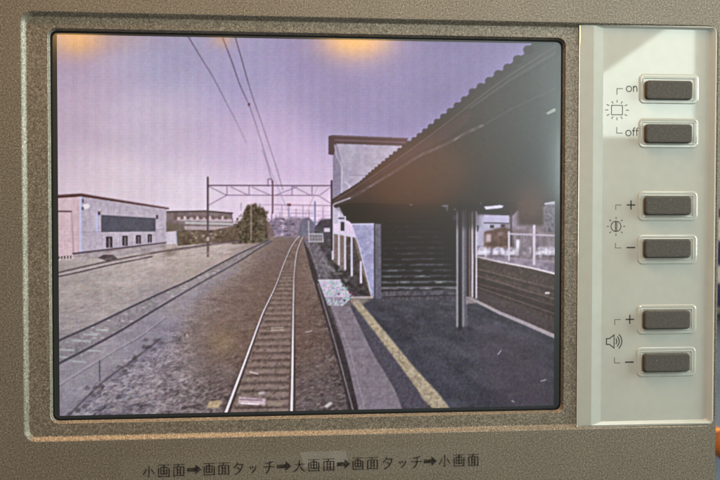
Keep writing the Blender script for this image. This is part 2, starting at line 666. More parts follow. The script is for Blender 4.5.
for x_, y0_, y1_ in ((280, 212, 222), (296, 209, 224), (303, 206, 220), (309, 210, 222), (323, 207, 222), (276, 215, 226)):
    line([(x_, y0_), (x_, y1_)], 0.75, (124, 108, 140), .8)
line([(291, 213), (313, 213)], .7, (136, 116, 150), .8)
line([(262, 150), (285, 204), (297, 232)], .6, (120, 104, 140), .6)
line([(318, 186), (306, 214), (302, 232)], .6, (120, 104, 140), .5)
box(287, 203.6, 291, 206, (128, 78, 96))
line([(288.8, 206), (288.8, 217)], 0.9, (120, 112, 160))
line([(282, 206), (282, 217)], 0.7, (134, 118, 160))
line([(315, 202), (315, 226)], 1.4, (104, 116, 164))
for y0, y1 in ((209, 212), (213, 215), (217, 216)):
    line([(276, y0), (330, y1)], 0.6, (150, 132, 172), .7)
line([(207.8, 177.5), (207.8, 240)], 1.9, (92, 78, 86))
line([(207.9, 240), (207.9, 256)], 2.4, (104, 84, 80))
box(206.4, 237, 209.4, 241, (178, 162, 160), .8)

# --- warehouse on the left
poly([(50, 197.5), (81, 196), (80.5, 254), (76, 257), (50, 258)], (196, 170, 180), n=10, ns=4)
poly([(81, 196), (166.5, 209), (166, 243), (80, 254)], (174, 162, 178), n=16, ns=3)
poly([(74, 254), (166, 243.4), (166, 249), (120, 256), (74, 261)], (158, 146, 152), n=20, ns=3)
for k in range(14):
    x = 84 + k * 6.0
    line([(x, 199 + (x - 84) * .15), (x, 252 - (x - 84) * .12)], 0.5, (140, 132, 160), .55)
line([(80.6, 197), (80.2, 253)], 1.8, (182, 180, 214))
line([(96.5, 214), (96.5, 232)], 2.2, (176, 178, 220), .9)
line([(81, 232.5), (166, 229)], 0.7, (140, 132, 154), .8)
line([(50, 197.0), (81, 194.9), (100, 198.0), (168.5, 208.6)], [3.4, 3.2, 2.6, 1.4], (94, 62, 64))
line([(50, 195.4), (81, 193.4), (168, 207.4)], 0.7, (160, 140, 158), .8)
line([(57, 211.2), (71.5, 211.4)], 1.4, (96, 72, 76))
line([(71.5, 211), (73.5, 255)], 0.8, (150, 126, 136))
line([(78, 200), (78.5, 254)], 0.6, (170, 146, 160))
poly([(101.6, 215.4), (155, 218.6), (155, 231.6), (101.6, 232.2)], (86, 85, 100), n=9)
line([(101.6, 215.4), (155, 218.6), (155, 231.6)], 0.9, (66, 66, 80))
line([(101.6, 216), (101.6, 232)], 0.9, (70, 70, 84))
line([(101.6, 232.6), (155, 232)], 0.7, (186, 176, 192))
for x0, y0, x1, y1 in ((106, 236.5, 112.6, 247.4), (122.2, 235.8, 127.8, 245.8), (136, 235, 141, 243.8), (147.8, 234.2, 152, 242.4)):
    box(x0, y0, x1, y1, (62, 56, 64))
    box(x0 + (x1 - x0) * .40, y0 + 1.5, x0 + (x1 - x0) * .62, y1, (140, 128, 146))
    box(x0 + .8, y0 + 5, x1 - 1, y0 + 6, (96, 88, 98))
line([(73, 253.6), (120, 248.2), (166, 242.6)], [1.6, 1.5, 1.2], (84, 70, 82))
poly([(83, 204.5), (88, 203.6), (90, 206), (88, 208.6), (83.5, 209)], (214, 202, 214))
box(82, 199, 83.6, 203, (90, 76, 86))
box(81.6, 207, 84, 210, (110, 96, 106))
box(98, 210.5, 100.4, 215, (92, 70, 84)); box(98.4, 210, 100, 211.5, (216, 204, 214), .8)
box(156, 215, 158.2, 219, (92, 82, 96))
poly([(57, 257), (73, 255), (72, 259.5), (57, 260)], (206, 190, 194), .9)
for k in range(5):
    box(58 + k * 3, 256.4 - k * .2, 59.6 + k * 3, 259, (84, 64, 62))

# --- siding beside the warehouse
line(smooth_path([(50, 274.6), (76, 268.5), (108, 261.5), (150, 253.5), (190, 247), (240, 240.6)]), 1.5, (92, 78, 86), .95)
line(smooth_path([(50, 278.2), (80, 272), (110, 265), (152, 256.6)]), 1.4, (86, 74, 82), .95)
line(smooth_path([(50, 276.4), (78, 270.2), (109, 263.4), (150, 255.2)]), 1.4, (176, 160, 166), .6)
poly([(98, 258), (104, 254.4), (113, 255), (118, 258.8), (108, 261.5)], (76, 64, 70), .9, n=20)
line([(166, 252), (206, 246), (238, 242)], 1.0, (122, 104, 102), .8)
poly([(160, 252), (176, 246), (180, 250), (170, 257)], (120, 104, 100), .6, soft=1)
for k in range(60):
    x = 60 + rng.random() * 190
    y = 244 + rng.random() * 14 + max(0, (150 - x)) * .14
    line([(x, y), (x + 6 + rng.random() * 14, y - 1.5)], 0.8, ((196, 178, 178), (128, 110, 110))[k % 2], .45)
# dry grass between the sidings
for k in range(420):
    x = 57 + rng.random() * 165
    y0 = 274 + (57 - x) * .17
    y1 = 336 + (57 - x) * .50
    if y1 < y0 + 3:
        continue
    y = y0 + (y1 - y0) * rng.random()
    s = (y - 232) / 90
    line([(x, y), (x + 3 * s + rng.random() * 9 * s, y - 1.6 * s)], 0.9 * max(s, .7), ((194, 178, 172), (126, 112, 116), (184, 164, 170))[k % 3], .30)

# --- second track
A = smooth_path([(40, 350), (60, 340), (95, 324.5), (130, 307.5), (160, 293.5), (190, 280), (214, 267), (238, 254.4), (256, 246), (270, 240)])
B = smooth_path([(40, 375), (57, 364.5), (90, 347.5), (120, 331), (148, 314), (175, 298), (206, 280), (238, 262), (258, 249), (272, 241)])
poly(A + B[::-1], (122, 114, 122), .5, n=40, ns=2.2)


def along(path, t):
    i = min(int(t * (len(path) - 1)), len(path) - 2)
    f_ = t * (len(path) - 1) - i
    return tuple(np.array(path[i]) * (1 - f_) + np.array(path[i + 1]) * f_)


for k in range(44):
    t = 1 - (1 - k / 44.0) ** 1.0
    t = 0.10 + 0.72 * (1 - (1 - k / 44.0) ** 1.5)
    p, q = along(A, t), along(B, max(t - 0.012, 0))
    w = max(2.6 * (1 - t) ** 1.2, 0.6)
    line([(p[0] + 2, p[1] + 1.5), (q[0] - 1, q[1] - 1)] if t > .5 else [(p[0] + 3, p[1] + 3.5), (p[0] + 3 + (q[0] - p[0]) * .3 + 10 * (1 - t), p[1] + 4 + 1)],
         w, (164, 160, 166) if k % 3 else (140, 132, 140), .4)
for x0, x1, y in ((60, 74, 349.6), (85, 100.5, 350.4), (73, 86, 361.4), (72, 90, 340.6), (84, 97, 334.2), (96, 108, 330), (60, 70, 357)):
    line([(x0, y), (x1, y + .8)], 1.8, (176, 186, 188), .55)
for k in range(26):
    t = .12 + .6 * rng.random()
    p, q = along(A, t), along(B, t)
    m = rng.random()
    x, y = p[0] + (q[0] - p[0]) * m, p[1] + (q[1] - p[1]) * m
    line([(x, y), (x + 3, y)], 1, (200, 192, 196), .6)
nA = len(A)
line(A, [2.6 - 1.6 * i / (nA - 1) for i in range(nA)], (76, 72, 84), .92)
nB = len(B)
line(B, [3.0 - 1.9 * i / (nB - 1) for i in range(nB)], (72, 68, 80), .92)
line([(x, y - 1.6) for x, y in B], .7, (170, 160, 170), .5)
line([(x, y - 1.6) for x, y in A], .6, (176, 164, 170), .4)

# --- cable trough, bluish gravel, post
poly([(122, 362), (150, 338), (176, 316), (204, 292), (212, 290), (180, 330), (150, 356)], (134, 128, 148), .4, soft=6)
poly([(57, 392), (57, 372), (120, 338), (178, 303), (238, 266), (226, 280), (170, 326), (110, 372), (72, 412)], (150, 142, 150), .32, soft=6)
poly([(175, 300), (205, 282), (238, 264), (240, 270), (208, 292), (184, 308)], (142, 136, 152), .6, soft=2, n=26, ns=2)
line(smooth_path([(57, 386), (80, 371), (98, 360), (120, 347), (141, 335), (166, 316)]), 1.6, (166, 158, 170), .35)
line(smooth_path([(57, 388), (80, 373.4), (98, 362.4), (120, 349), (141, 337), (166, 318)]), 1.0, (100, 94, 108), .45)
line([(99.6, 361), (99.9, 381)], 1.5, (86, 80, 100), .85)
line(smooth_path([(68, 416), (84, 400), (103, 382), (126, 365), (146, 350), (160, 339)]), 2.0, (84, 76, 88), .7)
for k in range(26):
    t = rng.random()
    x, y = 66 + 96 * t, 416 - 78 * t + rng.normal() * 5
    poly([(x - 3, y + 1), (x, y - 2 - rng.random() * 2), (x + 4, y - 1), (x + 2, y + 2)], (82, 74, 84), .55)
for k in range(520):
    x = 95 + rng.random() * 150
    y = 345 + rng.random() * 68
    if x < 60 + (416 - y) * 1.15:
        continue
    s = 0.6 + (y - 340) / 70
    line([(x, y), (x + 1.6 * s, y - .9 * s)], 1.1 * s, ((172, 158, 158), (74, 66, 70), (146, 128, 122))[k % 3], .30)
# rust-brown ballast beside the main line
poly([(296, 238), (270, 250), (238, 270), (212, 284), (196, 310), (188, 345), (200, 380), (232, 412), (345, 412), (325, 320), (306, 262)], (108, 90, 88), .5, soft=11)
poly([(262, 270), (300, 258), (312, 300), (325, 350), (300, 370), (240, 372), (205, 350), (225, 300)], (116, 80, 62), .25, soft=9)

# --- main track
Lr = smooth_path([(222, 424), (226, 412.5), (240, 375), (251, 345), (262, 315), (269, 300), (276, 285), (285, 261), (291, 247.5), (296, 240), (300, 236)])
Rr = smooth_path([(290.8, 424), (291.6, 411), (292.4, 370), (293, 330), (293.4, 300), (294.4, 272), (297, 252), (300.5, 242), (303, 237)])
poly(Lr + Rr[::-1], (116, 97, 92), .65, n=36, ns=2)
for k in range(30):
    y = 412 - 150 * (1 - (1 - k / 30.0) ** 1.7)
    xl = np.interp(-y, [-p[1] for p in Lr], [p[0] for p in Lr])
    xr = np.interp(-y, [-p[1] for p in Rr], [p[0] for p in Rr])
    s = (y - 232) / 180
    line([(xl + 7 * s, y), (xr - 5 * s, y - 1.2 * s)], 4.2 * s, (146, 126, 120), .55)
    line([(xl + 7 * s, y + 4.6 * s), (xr - 5 * s, y + 3.6 * s)], 2.0 * s, (66, 52, 52), .40)
for k in range(420):
    y = 300 + rng.random() * 112
    xl = np.interp(-y, [-p[1] for p in Lr], [p[0] for p in Lr])
    x = xl + (rng.random() * 1.5 - .3) * (335 - xl)
    s = (y - 232) / 180
    line([(x, y), (x + 2.2 * s, y - .8 * s)], 1.4 * s + .3, ((150, 132, 132), (58, 48, 52))[k % 2], .42)
for P in (Lr, Rr):
    m_ = len(P)
    ws = [max(0.9, 2.7 * (p[1] - 228) / 185) for p in P]
    line([(p[0] + w * .75, p[1]) for p, w in zip(P, ws)], [w * 1.3 for w in ws], (58, 44, 44), .75)
    line([(p[0] - w * .7, p[1]) for p, w in zip(P, ws)], [w for w in ws], (74, 58, 56), .5)
    line(P, ws, (212, 202, 214), .97)
for y in (328, 330.5):
    line([(271, y), (283, y - .6)], 1.1, (186, 168, 160), .7)
line([(250, 372), (258, 374)], 1.3, (204, 192, 200), .75)
poly([(239, 397), (266, 398.5), (265, 405), (238, 403.5)], (196, 174, 184), .9, soft=.35, n=30)
line([(240, 399.4), (262, 400.6)], 1.2, (120, 96, 110), .9)
line([(241, 403.4), (258, 404.4)], 1.0, (232, 220, 226), .9)
box(257, 398.5, 262, 401, (150, 122, 134), .8)
poly([(268, 402), (283, 403), (282, 407), (267, 406)], (146, 128, 116), .8, soft=.4, n=24)
poly([(258, 392.5), (264, 391.5), (266, 393.5), (259, 394.5)], (196, 190, 196), .8, soft=.4)
poly([(209, 401), (222, 400.5), (219, 408), (207, 408)], (178, 156, 124), .85, soft=.35, n=30)
box(212, 403, 218, 404.4, (150, 124, 96), .7)
poly([(324, 406), (330, 402), (333, 403.5), (327, 408)], (204, 198, 206), .8, soft=.4)
box(303, 402, 314, 406, (120, 108, 114), .6)
line([(306, 332), (312, 331)], 1.3, (176, 160, 166), .7)
box(313, 283, 314.4, 284.2, (160, 146, 150), .7)
box(186, 334, 188, 336.4, (190, 178, 182), .7)

# --- platform side
poly([(303, 240), (316, 238), (333, 262), (352, 292), (380, 300), (420, 424), (360, 424), (330, 306)], (100, 92, 102), 1, n=30, ns=3)
poly([(306, 246), (314, 240), (330, 260), (346, 282), (319, 280)], (106, 98, 108), .9, n=40, ns=2.5)
poly([(314, 238), (332, 240), (334, 262), (352, 280), (372, 296), (352, 296), (335, 270)], (62, 58, 66), .85, n=40, ns=3)
line([(322, 258), (340, 280), (352, 297)], 1.2, (140, 128, 140), .6)
for k in range(60):
    t = rng.random()
    box(330 + 26 * t + rng.normal() * 5, 262 + 26 * t + rng.normal() * 4, 332 + 26 * t, 264 + 26 * t, ((120, 116, 116), (44, 42, 46))[k % 2], .5)
# track-side wall of the platform
poly([(303, 240), (310, 252), (320, 282), (331, 312), (347, 352), (363, 410), (368, 424), (352, 424), (341, 376), (326, 322), (312, 276)], (56, 48, 54), .9, n=16, ns=2)
line(smooth_path([(318, 284), (329, 322), (337, 350), (345, 380), (353, 410)]), [.6, 1.0, 1.2, 1.4, 1.6] and 1.2, (142, 130, 138), .8)
line(smooth_path([(322, 292), (333, 320), (344, 346), (352, 372), (361, 410)]), 0.9, (120, 108, 118), .6)
# paving strips
poly([(331, 306), (350, 306), (366, 338), (378, 362), (394, 388), (408, 424), (362, 424), (350, 372), (341, 338)], (122, 112, 124), 1, n=16, ns=3)
line([(334, 310), (350, 350), (365, 410)], 1.2, (146, 136, 146), .7)
for k in range(13):
    y = 312 + 98 * (k / 12.0) ** 1.5
    line([(334 + (y - 312) * .30, y), (350 + (y - 312) * .53, y + 1)], 0.7, (100, 92, 104), .6)
poly([(350, 306), (358, 304), (378, 330), (402, 366), (438, 424), (408, 424), (394, 388), (372, 352)], (78, 73, 86), 1, n=14, ns=2)
PLAT = [(358, 300), (382, 298), (456, 296), (474, 300), (520, 318), (556, 336), (560, 424), (452, 424), (420, 378), (378, 326)]
poly(PLAT, (64, 63, 75), 1, n=13, ns=1.6)
M_ = full(PLAT)
img += ((fbm(U * 1.2, V * .5, 61, 4) * 16 + fbm(PX / 30, PY / 14, 67, 3) * 9) * M_)[..., None]
poly([(470, 318), (556, 345), (556, 424), (500, 424)], (76, 64, 76), .55, soft=14)
poly([(350, 300), (358, 300), (372, 316), (392, 340), (414, 367), (438, 393), (462, 424), (444, 424), (420, 393), (398, 363), (380, 339), (364, 318)], (156, 142, 122), 1, soft=.4, n=36, ns=2)
poly([(352, 299), (372, 299), (362, 305), (354, 305)], (150, 138, 128), .7, soft=1)
# scrambled bright patch
gp = full([(318, 280), (340, 280), (345, 288), (353, 297), (343, 306), (328, 305.5)])
gu, gv = np.floor(PX / 1.6).astype(int), np.floor(PY / 1.6).astype(int)
r1, r2 = LAT[gv & 255, gu & 255], LAT[(gv + 91) & 255, (gu + 37) & 255]
gc = np.stack([158 + 66 * (r1 - .5) * 1.5 + 30 * (r2 - .3), 162 + 60 * (r2 - .5), 190 + 50 * (r1 - .5)], -1)
low = ((PY > 297) & (r1 > .55))[..., None]
gc = np.where(low, gc * .62, gc)
gc = gc * .6 + 72
img[:] = img * (1 - gp[..., None]) + gc * gp[..., None]
line([(318, 280), (340, 280)], .8, (210, 206, 224))
for k in range(26):
    x, y = 336 + rng.random() * 18, 281 + rng.random() * 20
    if x - 336 > (y - 278) * 1.1 or x < 338:
        continue
    box(x, y, x + 1.6, y + 1.6, ((150, 60, 92), (120, 190, 170), (36, 30, 40))[k % 3], .8)
# low white fence panel near the track end
poly([(308.5, 233), (322.5, 233), (323, 241.6), (309, 241.8)], (112, 106, 116), .8)
for p in (((308.6, 221), (309, 241.8)), ((309, 234), (322.6, 234)), ((309, 241.6), (323, 241.6)), ((322.6, 234), (323, 242))):
    line(p, 1.1, (180, 173, 190), .85)
for x in (312, 315, 318, 320.4):
    line([(x, 234), (x, 241)], .7, (170, 164, 180), .7)
line([(309, 237.8), (322, 237.8)], .6, (170, 164, 180), .7)

# --- stair tower above the platform roof
poly([(333, 143), (404, 145), (404, 160), (333, 203)], (158, 150, 174), 1, n=14, ns=4)
poly([(333, 143), (337, 143), (341, 162), (341, 203), (333, 203)], (132, 122, 150), 1, n=14)
line([(338, 158), (342, 168), (341.4, 192)], 0.9, (190, 182, 204), .8)
line([(350, 175), (368, 175.4)], 0.9, (128, 118, 138), .9)
line([(345, 182), (350, 186), (348, 190)], 1.2, (198, 190, 210), .8)
poly([(328.6, 136), (332.5, 135), (408, 138), (406, 146), (336, 143.6), (334, 155), (328.6, 154.5)], (78, 56, 68))
line([(332, 135.4), (407, 138.2)], 0.8, (120, 100, 124), .9)
line([(335, 140), (405, 142.4)], 0.8, (150, 128, 150), .7)
line([(334.6, 145), (337, 158)], 1.2, (170, 164, 186), .8)

# --- black mass under the roof
DARK = (18, 16, 22)
poly([(333, 206), (350, 198), (380, 192), (474, 196), (556, 176), (556, 200), (545, 224), (476, 216), (470, 300), (381, 300), (381, 224), (352, 224), (346, 218)], DARK)
# sunlit street seen beyond the platform
poly([(476, 206), (556, 196), (556, 276), (476, 262)], (132, 118, 136), 1, n=36, ns=4)
box(476, 216, 500, 246, (170, 166, 194), .8, n=20, ns=3)
poly([(484, 240), (484, 232), (494, 229), (504, 227), (512, 230), (512, 248), (484, 248)], (94, 66, 58), 1, n=40, ns=2)
box(486, 234, 491, 242, (186, 168, 180), .9)
box(498, 232, 503, 236, (150, 128, 134), .6)
poly([(512, 230), (556, 224), (556, 262), (512, 258)], (122, 106, 116), 1, n=40, ns=2)
for k in range(30):
    x = 512 + rng.random() * 44
    box(x, 232 + rng.random() * 8, x + .9, 254, ((164, 152, 170), (66, 54, 62))[k % 2], .5)
box(516, 239.6, 519.6, 251, (214, 210, 228))
for x, w in ((477, 10), (492, 13), (506, 10), (535, 14), (548, 8)):
    poly([(x, 255), (x + 1, 250), (x + w * .3, 247), (x + w * .8, 247.4), (x + w, 251), (x + w, 255.6)], (204, 198, 216), .95)
    box(x + w * .3, 248.4, x + w * .7, 250.2, (110, 100, 124), .8)
    box(x + 1, 255, x + w - 1, 256.6, (66, 54, 62), .8)
for k in range(40):
    x = 477 + rng.random() * 78
    box(x, 245 + rng.random() * 12, x + 2.5, 246.4 + rng.random() * 12, ((210, 204, 222), (80, 66, 76))[k % 2], .55)
# dark track bed, far platform edge
poly([(474, 257), (500, 262), (556, 274), (556, 336), (520, 318), (470, 298)], (72, 57, 53), 1, n=22, ns=2)
for k in range(44):
    y_ = 262 + 50 * rng.random()
    x_ = 474 + 70 * rng.random()
    line([(x_, y_ + (x_ - 474) * .3), (x_ + 14, y_ + 4 + (x_ - 474) * .3)], 0.8, ((112, 92, 86), (54, 42, 42))[k % 2], .35)
poly([(474, 276), (500, 284), (556, 306), (556, 316), (505, 298), (474, 287)], (50, 38, 38), .7, soft=1)
line([(474, 283), (510, 292), (556, 306)], 1.0, (104, 84, 78), .7)
for y0_, y1_, c_ in ((268, 289, (116, 96, 90)), (270, 292, (44, 34, 34)), (275, 299, (120, 100, 92)), (277.5, 302, (40, 32, 32)), (286, 314, (118, 102, 98)), (288, 317, (44, 36, 38))):
    line([(474, y0_), (556, y1_)], 1.0, c_, .6)
poly([(474, 288), (520, 306), (556, 322), (556, 334), (474, 300)], (72, 62, 68), .7, soft=1.5, n=16)
line([(478, 257), (500, 262), (530, 267.6), (556, 274)], [1.2, 1.4, 1.5, 1.7], (206, 194, 204))
box(545, 292, 549.6, 294, (196, 184, 194), .9)
line([(467, 297), (478, 302), (500, 313), (525, 323.4), (556, 337)], [2.4, 2.8, 3.2, 3.6, 4.0], (150, 138, 146))
# hanging boards and clutter below the roof
poly([(472, 190), (556, 176), (556, 203), (545, 206), (518, 210), (512, 216), (476, 214), (470, 210)], (30, 28, 32))
poly([(517, 196), (544, 192), (544, 226), (518, 225)], (52, 43, 41), .95, soft=1.6, n=10)
k_ = full([(474, 200), (556, 196), (556, 268), (474, 258)])
k_ = blur(k_, 4)[..., None] * .75
img[:] = img * (1 - k_) + blur(img, 1.6) * k_
poly([(484, 206.6), (500, 205), (504, 206), (502, 208), (486, 209.6)], (190, 184, 204), .95)
poly([(544, 203), (555, 201), (555, 204), (545, 205)], (170, 166, 186), .9)
poly([(545, 206), (555, 204), (555, 232), (545, 232)], (96, 92, 106), .85, n=50, ns=2)
poly([(484, 215), (509, 215.6), (509, 223.2), (484, 222.6)], (168, 162, 192))
line([(484, 222.8), (509, 223.4)], 1.0, (66, 56, 74))
box(510, 211, 512, 246, (58, 50, 56), .8)
box(490, 225, 494, 228, (40, 34, 44)); box(501, 224.4, 505, 227, (40, 34, 44))
poly([(475, 224), (479, 226), (478, 232), (474, 230)], (44, 44, 64))
for x, w, y0, y1 in ((509, 1.8, 232, 260), (534.2, 2.6, 226, 264)):
    line([(x, y0), (x, y1)], w, (186, 176, 194))
line([(508, 233.8), (556, 235.6)], 1.7, (170, 160, 176))
for x in (515, 521, 527, 541, 548, 553.5):
    line([(x, 236), (x, 262)], .9, (150, 140, 156), .6)
line([(509, 258), (556, 262)], .9, (170, 160, 176), .6)
for x, y, s in ((480, 202, 2.4), (444, 205.5, 3.0), (449, 203, 2.0), (455, 209.5, 1.8), (411, 204.3, 1.8), (364, 197.5, 2.2), (366.5, 201, 2.4), (441, 203, 1.6)):
    poly([(x - s, y), (x - s * .3, y - s * .8), (x + s, y - s * .3), (x + s * .4, y + s * .7)], (206, 204, 216), .9)
poly([(443, 202), (448.5, 204), (448, 211.5), (446, 211), (446, 206.5), (443, 206)], (166, 176, 204), .9)
box(453, 215, 457, 220, (124, 126, 150), .8)
# flight of stairs
for k in range(17):
    t = k / 16.0
    y = 208 + 86 * t ** 1.1
    b_ = 6 + 88 * t ** 3.0
    xl = 382 + 2 * (1 - t)
    xr = 456 - 12 * (1 - t) ** 1.4
    line([(xl, y), (xr, y - .4)], 0.9 + 1.9 * t, (18 + b_, 20 + b_, 28 + b_), .9)
    line([(xl, y + 2.4 + t), (xr, y + 2.2 + t)], 0.8 + 1.0 * t, (14, 13, 19), .7)
    for q in range(int(3 + 12 * t)):
        x_ = xl + 2 + rng.random() * (xr - xl - 10)
        line([(x_, y + rng.normal() * .5), (x_ + 3 + 6 * rng.random(), y + rng.normal() * .5)], 1.0 + t, ((34 + b_ * 1.3,) * 2 + (44 + b_ * 1.3,), (12, 12, 18))[q % 2], .45)
poly([(430, 206), (458, 206), (458, 292), (446, 262)], (16, 14, 20), .6, soft=3)
poly([(382, 291), (456, 289.5), (466, 296), (466, 300), (381, 301)], (76, 72, 84), .9, n=34, ns=2)
line([(382, 288), (456, 287)], 1.4, (88, 86, 98), .7)
line([(384, 297), (458, 295)], 1.0, (36, 32, 40), .9)
# white rails and panel at the left of the stairs
RA = (190, 184, 206)
poly([(352, 224), (373.6, 223.6), (374, 298), (370, 290), (363, 262), (357, 240)], (148, 146, 184), 1, n=24, ns=3)
line([(352, 224), (374, 223.8)], 1.2, (186, 182, 206))
line([(353, 229), (359, 246), (365, 270), (372, 298)], 1.2, (192, 188, 210), .8)
poly([(374.2, 223.8), (381, 224), (381.4, 299), (374.4, 298.6)], (94, 91, 110), 1, n=14, ns=3)
line([(374.4, 224), (374.6, 299)], 1.1, (50, 46, 56))
poly([(333, 208), (345, 206), (345, 222), (333, 224)], (172, 164, 188), .85, n=20)
poly([(339, 206), (381, 204), (381, 222.5), (352, 222.5), (346, 220)], (20, 18, 24), 1)
poly([(346, 238), (353, 236), (364, 278), (371, 296), (352, 292), (346, 276)], (52, 48, 54), .7, n=50, ns=3)
for x, y0, y1, w in ((332.6, 207, 259, 2.0), (338.8, 212, 264.5, 1.8), (345, 217, 269, 2.0), (351.6, 232, 275.5, 2.0), (360.8, 262, 282.5, 2.0)):
    line([(x, y0), (x + .2, y1)], w, RA, .97)
line([(332, 232.6), (352.6, 236.4)], 1.7, RA)
box(340.5, 222, 344.5, 231, (34, 30, 38), .8)
box(338.6, 217.4, 344.8, 219, (50, 46, 56), .9)
line([(352, 297.6), (372, 297.2)], 1.6, (170, 158, 160), .9)
# posts in front of the stairs
for x, w, c, y1 in ((457.3, 2.0, (142, 138, 152), 327), (460.2, 3.6, (34, 30, 38), 328), (464.4, 5.6, (88, 85, 98), 327.5), (463.4, 1.4, (124, 120, 134), 327),
                    (467.6, 2.2, (50, 36, 40), 298), (469.8, 2.0, (112, 88, 92), 297), (472.4, 1.8, (186, 178, 192), 296.6), (474.4, 1.6, (58, 44, 46), 297), (476.3, 1.5, (186, 178, 194), 298)):
    line([(x, 212), (x, y1)], w, c, .96)
box(455, 205, 478, 228, (22, 20, 26), .6, soft=3)
poly([(454, 327), (470, 327), (474, 330), (458, 330)], (36, 34, 44), .7, soft=1)
poly([(466, 296), (474, 298), (478, 303), (466, 304)], (140, 128, 134), .8)

# --- platform roof seen from below
edge = [(331, 203.5), (331, 200), (338, 195.5), (350, 188.5), (360, 182), (369, 173.5), (380, 164.5), (393, 154), (404, 145.5), (416, 137), (430, 126),
        (442, 116.5), (453, 107.5), (464, 99), (474, 89), (485, 83), (495, 74.5), (506, 68), (515, 59.5), (524, 54), (530, 46), (534, 40), (560, 36)]
rf = full(edge + [(560, 196), (545, 200), (480, 203), (440, 205.5), (400, 204), (352, 203), (336, 206)])
rc = grad([(380, 190, (52, 34, 28)), (420, 185, (58, 36, 26)), (440, 200, (34, 26, 24)), (460, 160, (58, 42, 32)), (500, 150, (50, 46, 40)), (540, 70, (66, 68, 66)),
           (530, 110, (50, 52, 52)), (540, 170, (34, 36, 36)), (480, 190, (34, 30, 28)), (340, 203, (70, 56, 52)), (500, 100, (56, 52, 50)), (400, 160, (66, 46, 50))])
img[:] = img * (1 - rf[..., None]) + rc * rf[..., None]
# fascia band, bright gutter and battens
poly([(333, 203), (352, 191), (396, 161), (440, 129), (470, 110), (470, 121), (444, 140), (420, 152), (396, 166), (352, 195), (337, 205)], (70, 50, 54), .8, soft=1)
line(smooth_path([(334, 201.4), (352, 190), (396, 160), (440, 128), (500, 82), (556, 46)]), 1.1, (112, 96, 108), .5)
line(smooth_path([(352, 197), (374, 184), (396, 170.5), (420, 155.5), (444, 145), (466, 133), (482, 125.5)]), 3.2, (104, 90, 100), .38)
for k in range(40):
    t = rng.random()
    x = 352 + 128 * t
    y = np.interp(x, [352, 396, 420, 444, 482], [197, 170.5, 155.5, 145, 125.5])
    line([(x, y + rng.normal() * .7), (x + 4, y - 2.4 + rng.normal() * .7)], 0.9, ((138, 122, 132), (66, 52, 58))[k % 2], .4)
line(smooth_path([(480, 127), (506, 112), (530, 100), (556, 88)]), 2.0, (96, 92, 94), .22)
line([(334, 204), (350, 198)], 1.7, (168, 160, 178), .9)
line([(470, 108), (510, 80), (556, 52)], 2.2, (98, 96, 100), .35)
line([(470, 112), (510, 84), (556, 56)], 1.0, (50, 48, 52), .6)
poly([(546, 113), (553, 108.6), (556, 108), (556, 111), (548, 114.6)], (138, 142, 138), .9)
# scalloped tile ends along the edge
ex, ey = [p[0] for p in edge[1:]], [p[1] for p in edge[1:]]
x = 340.0
while x < 536:
    y = np.interp(x, ex, ey)
    r = 0.8 + (x - 340) / 196 * 4.6
    pts = [(x + r * math.cos(a) * 1.05, y + r * .35 + r * .9 * math.sin(a)) for a in np.linspace(0, 2 * math.pi, 14)[:-1]]
    cc = 44 + (x - 340) / 196 * 10
    poly(pts, (cc + 4, cc - 6, cc + 4), .95)
    x += r * 2.1
poly([(333, 206), (352, 199), (400, 203), (474, 200), (474, 214), (352, 214)], (16, 14, 18), .35, soft=3)

line([(331.6, 181), (331.9, 250)], 1.8, (48, 38, 52))
line([(333.3, 205), (333.3, 235)], .8, (186, 180, 204), .6)

for p_ in (((498, 354.4), (501, 350.6)), ((541, 381), (545.4, 380)), ((512, 401), (514, 402))):
    line(p_, 0.95, (170, 168, 180), .8)
# --- fine texture of the shown video: block noise and a crisp edge
img += (fbm(PX / 1.3, PY / 1.3, 31, 2) * (5 + 7 * np.clip((PY - 200) / 40, 0, 1)))[..., None]
img += np.stack([lat(PX / 2.2, PY / 2.2, 41), lat(PX / 2.2, PY / 2.2, 47), lat(PX / 2.2, PY / 2.2, 53)], -1) * 6
sm = blur(img, 1)
img[:] = sm * 0.5 + img * 0.5
img += (img - blur(img, 3)) * 0.45 + (img - blur(img, 16)) * 0.18
gridm = 1 + 0.008 * np.sin(PX * 2 * math.pi / 3.1) + 0.008 * np.sin(PY * 2 * math.pi / 3.1) + 0.012 * np.sin(PX * 2 * math.pi / 11.3 + 1.0)
img *= gridm[..., None]
lum = img.mean(-1, keepdims=True)
img = lum + (img - lum) * 0.88
img = (img - 112) * 1.10 + 113
np.clip(img, 0, 255, out=img)

# --- the lit grid of picture elements, 640 x 480, set into the glass
NX, NY = 641, 481
ql, qr, qb, qt = -117.0, 80.25, -68.15, 79.3
ZP = -3.04
gx = np.linspace(ql, qr, NX)
gy = np.linspace(qb, qt, NY)
GX, GY = np.meshgrid(gx, gy)
# picture coordinates of each element (the station view is drawn in the picture's own plane)
Ax = np.array(AX)
rel = np.stack([GX - CP[0], GY - CP[1], np.full_like(GX, ZP - CP[2])], -1)
cc_ = rel @ Ax.T
pxs = 360 + 1060 * cc_[..., 0] / -cc_[..., 2]
pys = 240 - 1060 * cc_[..., 1] / -cc_[..., 2]
fx = np.clip((pxs - X0) * S - 0.5, 0, CW - 1.001)
fy = np.clip((pys - Y0) * S - 0.5, 0, CH - 1.001)
ix, iy = fx.astype(int), fy.astype(int)
tx, ty = (fx - ix)[..., None], (fy - iy)[..., None]
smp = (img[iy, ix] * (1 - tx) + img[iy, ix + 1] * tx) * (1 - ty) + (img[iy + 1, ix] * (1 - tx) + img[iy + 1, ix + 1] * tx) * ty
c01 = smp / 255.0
lin = np.where(c01 <= 0.04045, c01 / 12.92, ((c01 + 0.055) / 1.055) ** 2.4)
